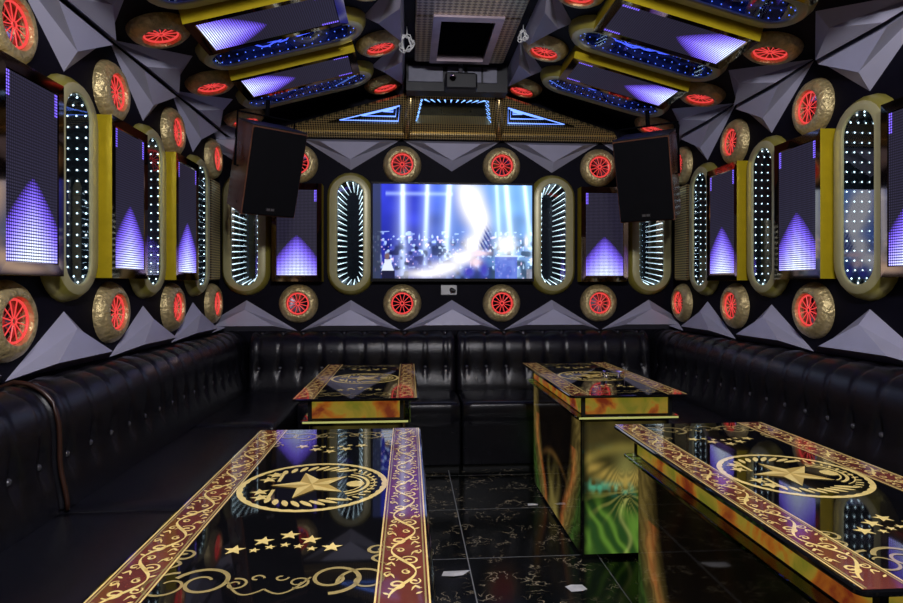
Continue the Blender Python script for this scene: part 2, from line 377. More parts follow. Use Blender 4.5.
# ------------------------------------------------------------------ capsule pods (infinity mirrors)
def capsule(w, h, z, n=12):
    r = w/2; c = h/2-r; P = []
    for k in range(n+1): a = PI*k/n; P.append((r*math.cos(a), c+r*math.sin(a), z))
    for k in range(n+1): a = PI+PI*k/n; P.append((r*math.cos(a), -c+r*math.sin(a), z))
    return P
def capsule_walk(w, h, step):
    r = w/2; c = h/2-r; per = 4*c+2*PI*r; n = int(per/step); out = []
    for i in range(n):
        s = (i+0.5)*per/n
        if s < 2*c: out.append((r, -c+s))
        elif s < 2*c+PI*r: a = (s-2*c)/r; out.append((r*math.cos(a), c+r*math.sin(a)))
        elif s < 4*c+PI*r: out.append((-r, c-(s-2*c-PI*r)))
        else: a = PI+(s-4*c-PI*r)/r; out.append((r*math.cos(a), -c+r*math.sin(a)))
    return out
def make_pod(bead, levels, rad, streaks=0, gap=0.037, shrink=0.002):
    t = bpy.data.objects.new('infinity_mirror', None); COL.objects.link(t)
    w, h = POD_W, POD_H
    obj('rim', MB().loft([capsule(0.362, 0.945, 0), capsule(0.352, 0.93, 0.03), capsule(0.325, 0.897, 0.052), capsule(0.312, 0.882, 0.060)]).mesh('rim', True, 40), 'goldrim', t)
    obj('face_ring', MB().loft([capsule(0.312, 0.882, 0.060), capsule(0.300, 0.870, 0.064), capsule(w+0.010, h+0.006, 0.064), capsule(w, h-0.004, 0.060), capsule(w, h-0.004, 0.052)]).mesh('face_ring', True, 35), 'cream', t)
    dep = 0.005+levels*gap-0.037
    obj('mirror_well', MB().loft([capsule(w, h-0.004, 0.052), capsule(w, h-0.004, 0.0), capsule(w-0.004-shrink*levels, h-0.01-shrink*levels, -dep)], False, True).mesh('mirror_well', True, 40), 'tunnel', t)
    obj('glass_pane', MB().loft([capsule(w, h-0.004, 0.056)], True), 'pane', t)
    mb = MB()
    for j in range(levels):  # first level is LEDs; deeper ones imitate mirror reflections, dimming with depth
        z = 0.042-gap*j
        for (x, y) in capsule_walk(w-0.012, h-0.016, 0.046): mb.octa((x*(1-shrink*j/(w-0.012)), y*(1-shrink*j/(h-0.016)), z), rad)
    obj('led_beads', mb, bead, t, kind='stuff')
    for k in range(streaks):
        x0 = -0.07+0.14*k/(streaks-1); q = 0.5+0.5*math.sin(k*2.3)
        pts = [(x0+0.016*math.sin(i*0.9+k*1.9)+0.012*math.sin(i*2.3+k), -0.33+0.55*i/16+0.10*q, -0.02-0.02*math.sin(i*0.5+k)) for i in range(17)]
        obj('light_streak', MB().tube(pts, 0.0042, 5), 'deepblue', t)
    return t
pod_near = make_pod('bead', 6, 0.0052); pod_back = make_pod('bead', 20, 0.0040, 0, 0.0115, 0.0044); pod_ceil = make_pod('bluebead', 5, 0.0042, 9)
used = set()
def place(src, mw, label, cat, group):
    if id(src) in used: return copy_tree(src, mw, label, cat, group)
    used.add(id(src)); src.matrix_world = mw; return tag(src, label, cat, group)
ORD = ['first', 'second', 'third', 'fourth', 'fifth']
SIDE = {'left': 'over the brown-piped sofa', 'right': 'on the side opposite the brown-piped sofa', 'cl': 'on the ceiling over the brown-piped sofa', 'cr': 'on the ceiling opposite the brown-piped sofa'}
END = lambda i: 'on the brown-piped sofa side' if i == 0 else 'on the ashtray table side'
for i, y in enumerate(POD_Y[::-1]):
    for s in ('left', 'right'):
        place(pod_near, FR[s](y, PZ), ORD[i]+' upright gold capsule mirror from the television wall '+SIDE[s], 'mirror light', 'capsule mirrors on the side walls')
    for s in ('cl', 'cr'):
        place(pod_ceil, FR[s](y, PB), ORD[i]+' blue-lit capsule mirror from television wall '+SIDE[s], 'mirror light', 'capsule mirrors on the ceiling')
for i, x in enumerate(BACK_POD_X):
    if i in (1, 2): place(pod_back, FR['back'](x, PZ), 'upright gold capsule mirror touching the television '+END(i//2), 'mirror light', 'capsule mirrors flanking the television')
    else: place(pod_back, FR['back'](x, PZ), 'upright gold capsule mirror in the television wall corner '+END(i//2), 'mirror light', 'capsule mirrors in the corners of the television wall')

# ------------------------------------------------------------------ LED panels
def rect(w, h, z): return [(-w/2,-h/2,z),(w/2,-h/2,z),(w/2,h/2,z),(-w/2,h/2,z)]
def make_panel():
    t = bpy.data.objects.new('led_panel', None); COL.objects.link(t)
    obj('gold_case', MB().loft([rect(0.372, 0.735, 0), rect(0.372, 0.735, 0.104)]), 'gold', t)
    obj('mirror_bevel', MB().loft([rect(0.372, 0.735, 0.104), rect(0.302, 0.648, 0.1045), rect(0.295, 0.641, 0.101)]), 'bronze', t)
    me = MB().add(rect(0.295, 0.641, 0.101), [(0,1,2,3)]).mesh('led_screen')
    uv = me.uv_layers.new(name='UVMap')
    for l, c in zip(me.loops, [(0,0),(1,0),(1,1),(0,1)]): uv.data[l.index].uv = c
    obj('led_screen', me, 'led', t)
    return t
panel = make_panel()
for i, y in enumerate(DISC_Y[3::-1]):
    for s in ('left', 'right'):
        place(panel, FR[s](y, PZ), ORD[i]+' violet LED panel from the television wall '+SIDE[s], 'LED panel', 'LED panels on the side walls')
    for s in ('cl', 'cr'):
        place(panel, FR[s](y, PB), ORD[i]+' violet LED panel from television wall '+SIDE[s], 'LED panel', 'LED panels on the ceiling')
for i, x in enumerate((-0.837, 1.518)):
    place(panel, FR['back'](x, PZ), 'violet LED panel on the television wall behind a loudspeaker '+END(i), 'LED panel', 'LED panels on the television wall')

# ------------------------------------------------------------------ gold leaf wheel lamps
def make_disc():
    t = bpy.data.objects.new('wheel_lamp', None); COL.objects.link(t)
    obj('gold_ring', MB().lathe([(0.148, 0), (0.147, 0.012), (0.135, 0.034), (0.112, 0.052), (0.096, 0.056), (0.088, 0.052), (0.085, 0.036), (0.085, 0.012)], 32).mesh('gold_ring', True, 50), 'goldleaf', t)
    obj('mirror_disc', MB().lathe([(0.086, 0.014), (0.001, 0.014)], 24), 'mirror', t)
    ring = lambda R, r, z, n: MB().tube([(R*math.cos(2*PI*k/n), R*math.sin(2*PI*k/n), z) for k in range(n)], r, 6, True)
    rim = obj('neon_ring', ring(0.078, 0.0050, 0.034, 28).mesh('neon_ring', True), 'neon', t)
    obj('neon_hub', ring(0.013, 0.0030, 0.036, 12).mesh('neon_hub', True), 'neon', t)
    sp = MB().tube([(0.016, 0, 0), (0.073, 0, 0)], 0.0023, 5).mesh('spoke')
    for k in range(12): obj('spoke', sp, 'neon', t, (0, 0, 0.034), (0, 0, 2*PI*(k+0.5)/12))
    return t
disc = make_disc()
for i, y in enumerate(DISC_Y[::-1]):
    for s in ('left', 'right'):
        place(disc, FR[s](y, 2.165), ORD[i]+' upper red wheel lamp from the television wall '+SIDE[s], 'wheel lamp', 'upper wheel lamps on the side walls')
        place(disc, FR[s](y, 1.11), ORD[i]+' lower red wheel lamp from the television wall '+SIDE[s], 'wheel lamp', 'lower wheel lamps on the side walls')
    for s in ('cl', 'cr'):
        place(disc, FR[s](y, 0.243), ORD[i]+' outer red wheel lamp from television wall '+SIDE[s], 'wheel lamp', 'outer wheel lamps on the ceiling')
        place(disc, FR[s](y, 1.293), ORD[i]+' red wheel lamp beside the beam '+SIDE[s], 'wheel lamp', 'inner wheel lamps on the ceiling')
for i, x in enumerate((-0.84, -0.05, 0.725, 1.50)):
    up = 'above the television ' if i in (1, 2) else 'behind a loudspeaker '
    lo = 'below the television ' if i in (1, 2) else 'below a violet LED panel '
    place(disc, FR['back'](x, 2.175), 'gold-ringed red wheel lamp '+up+END(i//2), 'wheel lamp', 'upper wheel lamps on the television wall')
    place(disc, FR['back'](x, 1.105), 'gold-ringed red wheel lamp '+lo+END(i//2), 'wheel lamp', 'lower wheel lamps on the television wall')

# ------------------------------------------------------------------ silver half pyramids
def pyramid_mesh(w, h, x0=None, x1=None, foot=0.045):
    """raised triangle: wide foot at y=0, tip at y=h, lifted inner face"""
    n = 0.085; a = w/2
    A = [(-a,0,0),(a,0,0),(0,h,0)]; B = [(-a*0.58,foot,n+0.012),(a*0.58,foot,n+0.012),(0,h*0.70,n-0.03)]
    import bmesh
    bm = bmesh.new(); vs = [bm.verts.new(p) for p in A+B]
    for f in ((3,4,5),(0,3,5,2),(1,2,5,4),(0,1,4,3),(2,1,0)): bm.faces.new([vs[i] for i in f])
    for lim, sg in ((x0, -1), (x1, 1)):
        if lim is None: continue
        g = bm.verts[:]+bm.edges[:]+bm.faces[:]
        r = bmesh.ops.bisect_plane(bm, geom=g, plane_co=(lim,0,0), plane_no=(sg,0,0), clear_outer=True)
        ed = [e for e in r['geom_cut'] if isinstance(e, bmesh.types.BMEdge)]
        if ed: bmesh.ops.holes_fill(bm, edges=ed)
    bmesh.ops.recalc_face_normals(bm, faces=bm.faces[:])
    me = bpy.data.meshes.new('half_pyramid'); bm.to_mesh(me); bm.free(); me.materials.append(M['silver']); return me
FLIP = Matrix.Rotation(PI, 4, 'Z')
def pyr(me, mw, flip, label, group):
    o = bpy.data.objects.new('half_pyramid', me); COL.objects.link(o); o.matrix_world = mw @ FLIP if flip else mw
    return tag(o, label, 'wall decoration', group)
p_lo = pyramid_mesh(0.735, 0.235); p_up = pyramid_mesh(0.735, 0.285, None, None, 0.085); p_ce = pyramid_mesh(0.735, 0.265, None, None, 0.085)
p_blo = pyramid_mesh(0.765, 0.235); p_bup = pyramid_mesh(0.765, 0.24)
def halves(h, side):   # clipped piece that runs into the television wall
    c = YB-4.875
    return pyramid_mesh(0.735, h, c*1.0 if side < 0 else None, c if side > 0 else None)
for i, y in enumerate((POD_Y+[4.87])[::-1]):
    cut = y > 4.6; nm = 'cut-off silver pyramid at the corner' if cut else ORD[i-1]+' whole silver pyramid from television wall'
    for s, sg in (('left', 1), ('right', -1), ('cl', 1), ('cr', -1)):
        lim = 4.672-y
        def mk(h, flip):
            if not cut: return None
            q = sg*(-1 if flip else 1)      # local +x points to +Y when q is 1
            return pyramid_mesh(0.735, h, None if q > 0 else -lim, lim if q > 0 else None, 0.045 if h < 0.24 else 0.085)
        if s in ('left', 'right'):
            pyr(mk(0.235, False) or p_lo, FR[s](y, 0.895), False, 'lower '+nm+' '+SIDE[s], 'lower pyramids on the side walls')
            pyr(mk(0.285, True) or p_up, FR[s](y, ZS-0.005), True, 'upper '+nm+' '+SIDE[s], 'upper pyramids on the side walls')
        else:
            pyr(mk(0.265, False) or p_ce, FR[s](y, 0.005), False, 'outer '+nm+' '+SIDE[s], 'outer pyramids on the ceiling')
            pyr(mk(0.235, True) or p_lo, FR[s](y, BL-0.005), True, 'inner '+nm+' '+SIDE[s], 'inner pyramids on the ceiling')
for i, x in enumerate([-1.23, -0.444, 0.335, 1.1255, 1.91]):
    wl = 'centred on the television' if i == 2 else ['at the corner ', 'beside the television '][min(i, 4-i)]+END(i//3)
    me = {0: pyramid_mesh(0.765, 0.235, XL+0.005-x, None), 4: pyramid_mesh(0.765, 0.235, None, XR-0.005-x)}.get(i, p_blo)
    pyr(me, FR['back'](x, 0.895), False, 'silver pyramid on the television wall pointing up '+wl, 'lower pyramids on the television wall')
    me = {0: pyramid_mesh(0.765, 0.24, None, x-(XL+0.005)), 4: pyramid_mesh(0.765, 0.24, x-(XR-0.005), None)}.get(i, p_bup)
    pyr(me, FR['back'](x, 2.372), True, 'silver pyramid on the television wall pointing down '+wl, 'upper pyramids on the television wall')

# ------------------------------------------------------------------ television
def tv_pic(u, v):
    g = lambda x, y, sx, sy: np.exp(-((u-x)/sx)**2-((v-y)/sy)**2)
    C = lambda k, col: np.clip(k, 0, 1)[:, None]*np.array(col)
    over = lambda c, k, col: c*(1-np.clip(k, 0, 1))[:, None]+C(k, col)
    mix = np.clip((u-0.25)/0.55, 0, 1)[:, None]; up = np.clip(v*1.1, 0, 1)[:, None]
    c = np.array([0.035, 0.05, 0.66])*(1-mix)+np.array([0.16, 0.40, 0.92])*mix
    c = c*(0.45+0.65*up)*(0.65+0.6*vnoise(u, v, 8, 1))[:, None]
    for x, w, st, ln in ((0.185, 0.013, 1.0, 0.0), (0.335, 0.012, 0.8, 0.02), (0.470, 0.014, 1.2, 0.03), (0.78, 0.010, 0.5, -0.03), (0.845, 0.014, 0.9, -0.05), (0.965, 0.012, 0.7, -0.06)):
        xx = x-(0.8-v)*ln; ww = w*(1.5-0.5*v)
        c = c+C(np.exp(-((u-xx)/ww)**2)*st*np.clip(0.25+0.9*v, 0, 1)+0.22*np.exp(-((u-xx)/(3*ww))**2), (0.75, 0.92, 1.0))
    band = np.exp(-((v-0.90)/0.02)**2)*(u > 0.08)*(u < 0.5); c = c+C(band*0.35, (0.6, 0.8, 1.0))
    # crowd of small figures and lamps below the beams
    dark = np.clip((vnoise(u*2, v*1.1, 17, 9)-0.42)*4, 0, 1)*np.clip((0.46-v)*8, 0, 1); c = c*(1-0.72*dark)[:, None]
    cr = np.clip((vnoise(u*2.4, v*1.3, 26, 3)-0.70)*7, 0, 1)*(v < 0.50)*(v > 0.10); c = c+C(cr, (0.40, 0.55, 0.75))
    hot = np.clip((vnoise(u*2.4, v*1.3, 30, 21)-0.82)*9, 0, 1)*(v < 0.45); c = c+C(hot, (0.8, 0.55, 0.75))
    stage = np.clip((0.30-v-0.35*np.clip(0.5-u, 0, 1)*0)*6, 0, 1)*(u > 0.22)*(u < 0.5); c = over(c, stage*0.45, (0.10, 0.10, 0.42))
    # large pale singer leaning across the picture
    bl = 1.4*g(0.625, 0.80, 0.065, 0.20)+1.2*g(0.675, 0.60, 0.055, 0.16)+1.2*g(0.625, 0.36, 0.055, 0.10)+1.2*g(0.555, 0.22, 0.07, 0.07)+1.1*g(0.45, 0.12, 0.09, 0.055)+1.0*g(0.33, 0.05, 0.12, 0.045)+0.6*g(0.56, 0.95, 0.05, 0.2)
    c = over(c, bl, (1.0, 0.98, 1.02))
    c = over(c, 1.2*g(0.665, 0.27, 0.055, 0.028)+1.1*g(0.645, 0.17, 0.035, 0.05), (0.95, 0.72, 0.80))
    hair = np.clip(1.6*g(0.715, 0.43, 0.022, 0.10)+1.3*g(0.695, 0.36, 0.03, 0.05), 0, 1)*(0.4+0.6*(np.sin(u*260+v*90) > 0)); c = over(c, hair, (0.05, 0.07, 0.30))
    c = over(c, 1.2*g(0.60, 0.07, 0.035, 0.06)+1.1*g(0.695, 0.09, 0.03, 0.09), (0.06, 0.06, 0.45))
    box = ((u > 0.765) & (u < 0.905) & (v < 0.235))*1.0; c = over(c, box*0.85, (0.09, 0.14, 0.62)); edge = ((u > 0.765) & (u < 0.91) & (np.abs(v-0.24) < 0.008))*1.0; c = over(c, edge, (0.6, 0.75, 1.0))
    c = over(c, 1.5*g(0.835, 0.36, 0.052, 0.085), (1.0, 1.0, 1.0)); c = over(c, 1.2*g(0.965, 0.40, 0.012, 0.06), (1.0, 0.95, 0.95))
    lft = np.clip((0.060-u)*60, 0, 1); c = over(c, lft*0.92, (0.035, 0.045, 0.08))
    man = ((np.abs(u-0.092) < 0.020+0.026*np.clip((0.17-v)*8, 0, 1)) & (v < 0.205) & (v > 0.075))*1.0; c = over(c, man, (0.70, 0.76, 0.92))
    c = over(c, 3*g(0.088, 0.235, 0.011, 0.026), (0.18, 0.11, 0.12)); c = over(c, ((np.abs(u-0.095) < 0.04) & (v < 0.085))*1.0, (0.012, 0.012, 0.04))
    c = over(c, ((u > 0.965) & (v < 0.10))*0.8, (0.25, 0.25, 0.32)); return c
tv = thing('television', 'wide flat television showing a blue concert scene on the dark wall', 'television', Matrix.Translation((0.340, YB-0.055, 1.652)))
obj('back_housing', MB().bbox(-0.56, 0.56, -0.0, 0.048, -0.33, 0.33, 0.01), 'black', tv)
obj('bezel', MB().loft([[(x*0.626, 0.0, z*0.378) for x, z in ((-1,-1),(1,-1),(1,1),(-1,1))], [(x*0.626, -0.03, z*0.378) for x, z in ((-1,-1),(1,-1),(1,1),(-1,1))],
      [(x*0.612, -0.032, z*0.360+0.004) for x, z in ((-1,-1),(1,-1),(1,1),(-1,1))], [(x*0.611, -0.024, z*0.359+0.004) for x, z in ((-1,-1),(1,-1),(1,1),(-1,1))]], True), 'blackframe', tv)
picture_grid('screen', 1.222, 0.718, 300, 176, tv_pic, 'tvpic', tv, (-0.611, -0.025, -0.355), (PI/2, 0, 0))
so = thing('wall_socket', 'small white socket plate with a black plug under the television', 'socket', FR['back'](0.312, 1.208))
obj('plate', MB().bbox(-0.062, 0.062, -0.038, 0.038, 0, 0.012, 0.004), 'white', so)
obj('plug', MB().tube([(0.022, 0, 0.010), (0.024, -0.002, 0.045), (0.05, -0.006, 0.05)], [0.020, 0.017, 0.008], 10).mesh('plug', True, 40), 'black', so)

# ------------------------------------------------------------------ gold perforated strips at the room corners
def uv_planar(me, ax, ay):
    uv = me.uv_layers.new(name='UVMap')
    for l in me.loops: c = me.vertices[l.vertex_index].co; uv.data[l.index].uv = (c[ax], c[ay])
    return me
for s in ('left', 'right'):
    o = obj('perforated_panel', uv_planar(MB().bbox(-0.105, 0.105, -0.36, 0.36, 0, 0.05, 0.01).mesh('perforated_panel'), 0, 1), 'perf')
    o.matrix_world = FR[s](4.445, PZ); tag(o, 'narrow perforated gold panel near the corner '+SIDE[s], 'wall panel', 'perforated corner panels')

# ------------------------------------------------------------------ gold pediment under the back of the ceiling
PE = Vector((0, 4.630, 2.412)); PT = Vector((0, 4.40, 2.655)); pd = (PT-PE); PL = pd.length; pe2 = pd.normalized()
pn = Vector((1,0,0)).cross(pe2)         # into the room, downwards
ped = thing('gold_pediment', 'perforated gold pediment with blue lit mirrors leaning out above the television wall', 'ceiling panel', frame((1,0,0), pe2, pn, (XC, PE.y, PE.z)))
def ring_panel(name, outer, inner, m, recess):
    mb = MB(); z = 0.03
    O = [(x, y, z) for x, y in outer]; I = [(x, y, z) for x, y in inner]
    mb.loft([[(x, y, -0.004) for x, y in outer], O, I, [(x, y, -recess) for x, y in inner]])
    o = obj(name, uv_planar(mb.mesh(name), 0, 1), m, ped)
    obj('mirror', MB().poly(inner, -recess), 'tunnel', o); return o
def inset(poly, d):
    c = np.mean(np.array(poly), 0); P = np.array(poly); n = len(P); out = []
    for i in range(n):
        a, b, e = P[i-1], P[i], P[(i+1) % n]
        def off(p, q):
            t = (q-p)/np.linalg.norm(q-p); nn = np.array([-t[1], t[0]]); return p+nn*d, t
        p1, t1 = off(a, b); p2, t2 = off(b, e)
        A = np.array([t1, -t2]).T; s = np.linalg.solve(A, p2-p1); out.append(tuple(p1+t1*s[0]))
    return out
cen = [(-0.35, 0), (0.35, 0), (0.315, PL), (-0.315, PL)]
cin = [(-0.29, 0.10), (0.29, 0.10), (0.25, PL-0.04), (-0.25, PL-0.04)]
cp = ring_panel('centre_panel', cen, cin, 'perf', 0.10)
mb = MB()
for k in range(10):
    q = (k+0.5)/10; x = -0.245+0.49*q
    for j in range(7): mb.octa((x*(1-0.03*j), PL-0.048-0.012*j, 0.018-0.018*j), 0.0072-0.0006*j)
for k in range(6):
    q = (k+0.5)/6; y = 0.10+(PL-0.14)*q; xx = 0.285-0.04*q
    for j in range(4): mb.octa((-xx+0.006*j, y, 0.018-0.024*j), 0.006); mb.octa((xx-0.006*j, y, 0.018-0.024*j), 0.006)
obj('led_beads', mb, 'paleblue', cp, kind='stuff')
for s in (-1, 1):
    tri = [(0.36, 0), (1.27, 0), (1.27, 0.035), (0.325, PL)]; tin = [(0.405, 0.095), (0.95, 0.090), (0.90, 0.112), (0.39, PL-0.085)]
    if s < 0: tri = [(-x, y) for x, y in tri][::-1]; tin = [(-x, y) for x, y in tin][::-1]
    o = ring_panel('side_panel', tri, tin, 'perf', 0.07)
    t3 = [(0.41, 0.097), (0.91, 0.097), (0.395, PL-0.095)]
    if s < 0: t3 = [(-x, y) for x, y in t3][::-1]
    for j in range(3):
        q = inset(t3, 0.008+0.022*j)
        obj('blue_outline', MB().tube([(x, y, 0.012-0.03*j) for x, y in q], 0.0055, 6, True), 'bluelight', o)
    obj('corner_bar', uv_planar(MB().tube([(s*0.355, -0.01, 0.034), (s*0.32, PL+0.005, 0.034)], 0.030, 10).mesh('corner_bar', True), 0, 1), 'perf', ped)
obj('bottom_lip', uv_planar(MB().bbox(-1.28, 1.28, -0.025, 0.025, -0.01, 0.055, 0.008).mesh('bottom_lip'), 0, 1), 'perf', ped)

# ------------------------------------------------------------------ central ceiling beam, recess, projector
beam = thing('ceiling_beam', 'embossed gold ceiling beam with a square black recess along the middle of the ceiling', 'ceiling beam', Matrix.Translation((XC, 0, 2.745)))
def plate(name, x0, x1, y0, y1, z0, z1, m): return obj(name, uv_planar(MB().bbox(x0, x1, y0, y1, z0, z1, 0.006).mesh(name), 0, 1), m, beam)
plate('beam_plate', -0.30, 0.30, YF+0.02, 3.36, 0, 0.05, 'perfbig')
plate('side_plate', -0.30, -0.16, 3.362, 4.05, 0, 0.05, 'perfbig'); plate('side_plate', 0.16, 0.30, 3.362, 4.05, 0, 0.05, 'perfbig')
plate('end_plate', -0.158, 0.158, 4.005, 4.05, 0, 0.05, 'pinkmetal')
obj('recess', MB().box(-0.158, 0.158, 3.362, 4.003, 0.035, 0.05), 'recess', beam)
fr = MB()
for a in ((-0.20, -0.155, 3.34, 4.04), (0.155, 0.20, 3.34, 4.04), (-0.155, 0.155, 3.34, 3.40), (-0.155, 0.155, 3.995, 4.04)): fr.box(a[0], a[1], a[2], a[3], -0.012, 0.01)
obj('recess_frame', fr, 'pinkmetal', beam)
bh = thing('ceiling_bulkhead', 'dark bulkhead with lilac grey boards behind the gold ceiling beam', 'bulkhead', Matrix.Translation((XC, 4.20, 2.62)))
obj('bulkhead_body', MB().box(-0.355, 0.355, 0.0, 0.12, -0.02, 0.178), 'black', bh)
for x0, x1 in ((-0.34, -0.10), (-0.07, 0.05), (0.07, 0.17), (0.18, 0.28)): obj('board', MB().bbox(x0, x1, -0.012, 0, 0.04, 0.15, 0.003), 'greyboard', bh)
pj = thing('projector', 'small black projector hanging under the dark bulkhead', 'projector', Matrix.Translation((XC+0.02, 4.10, 2.62)))
obj('body', MB().bbox(-0.11, 0.11, -0.02, 0.098, -0.04, 0.075, 0.012), 'black', pj)
obj('lens', MB().lathe([(0.0, 0.0), (0.018, 0.0), (0.022, -0.02)], 16), 'mirror', pj, (-0.06, -0.021, 0.03), (-PI/2, 0, 0))
obj('mount', MB().tube([(0, 0.04, 0.07), (0, 0.04, 0.178)], 0.015, 8), 'metal', pj)

def coil(x, y, z, r, label):
    pts = []
    for k in range(70):
        a = 2*PI*k/14; q = r*(1+0.18*math.sin(k*1.7)); pts.append((q*math.cos(a)*0.75+0.01*math.sin(k*0.6), 0.02*math.sin(k*0.9), q*math.sin(a)+0.008*math.cos(k*1.1)))
    pts += [(0.0, 0, r*1.2), (0.0, 0, r*2.6)]
    o = obj('cable_coil', MB().tube(pts, 0.0035, 5).mesh('cable_coil', True), 'white', None, (x, y, z)); tag(o, label, 'cable')
coil(-0.010, 3.62, 2.690, 0.045, 'white coiled cable hanging by the beam over the ceiling slope with a larger bundle')
coil(0.672, 3.50, 2.705, 0.026, 'small white coiled cable tuft hanging beside the gold ceiling beam')

# ------------------------------------------------------------------ loudspeakers
def make_speaker():
    t = bpy.data.objects.new('loudspeaker', None); COL.objects.link(t)
    # local: front faces -y, z up, origin at the centre
    w, h, d = 0.178, 0.272, 0.14
    L = [[(-w,-d,z),(w,-d,z),(w*0.92,d,z),(-w*0.92,d,z)] for z in (-h, h)]
    obj('cabinet', MB().loft(L, True, True), 'wood', t)
    obj('grille', MB().bbox(-w+0.006, w-0.006, -d-0.016, -d, -h+0.008, h-0.008, 0.006), 'grille', t)
    obj('top_plate', MB().loft([[(-w,-d,h),(w,-d,h),(w*0.92,d,h),(-w*0.92,d,h)], [(-w,-d,h+0.008),(w,-d,h+0.008),(w*0.92,d,h+0.008),(-w*0.92,d,h+0.008)]], True, True), 'black', t)
    bd = obj('badge', MB().bbox(-0.03, 0.03, -d-0.019, -d-0.016, -h+0.035, -h+0.057, 0.001), 'black', t)
    obj('badge_mark', MB().box(-0.024, -0.003, -d-0.0205, -d-0.019, -h+0.039, -h+0.053).box(0.003, 0.024, -d-0.0205, -d-0.019, -h+0.039, -h+0.053), 'metal', bd)
    br = MB().tube([(-w*0.93, 0.02, 0.0), (-w-0.012, 0.02, 0), (-w-0.012, 0.09, h+0.05), (w+0.012, 0.09, h+0.05), (w+0.012, 0.02, 0), (w*0.93, 0.02, 0)], 0.009, 6).tube([(0, 0.09, h+0.05), (0, 0.11, h+0.15)], 0.014, 8)
    obj('bracket', br, 'recess', t)
    return t
spk = make_speaker()
for i, (x, y, z, rz) in enumerate(((-0.915, 3.93, 1.985, math.radians(37)), (1.605, 3.93, 1.97, math.radians(-36)))):
    place(spk, Matrix.Translation((x, y, z)) @ Matrix.Rotation(rz, 4, 'Z') @ Matrix.Rotation(math.radians(20), 4, 'X'),
          'black loudspeaker with wooden sides hung tilted under the ceiling '+END(i), 'loudspeaker', 'hanging loudspeakers')

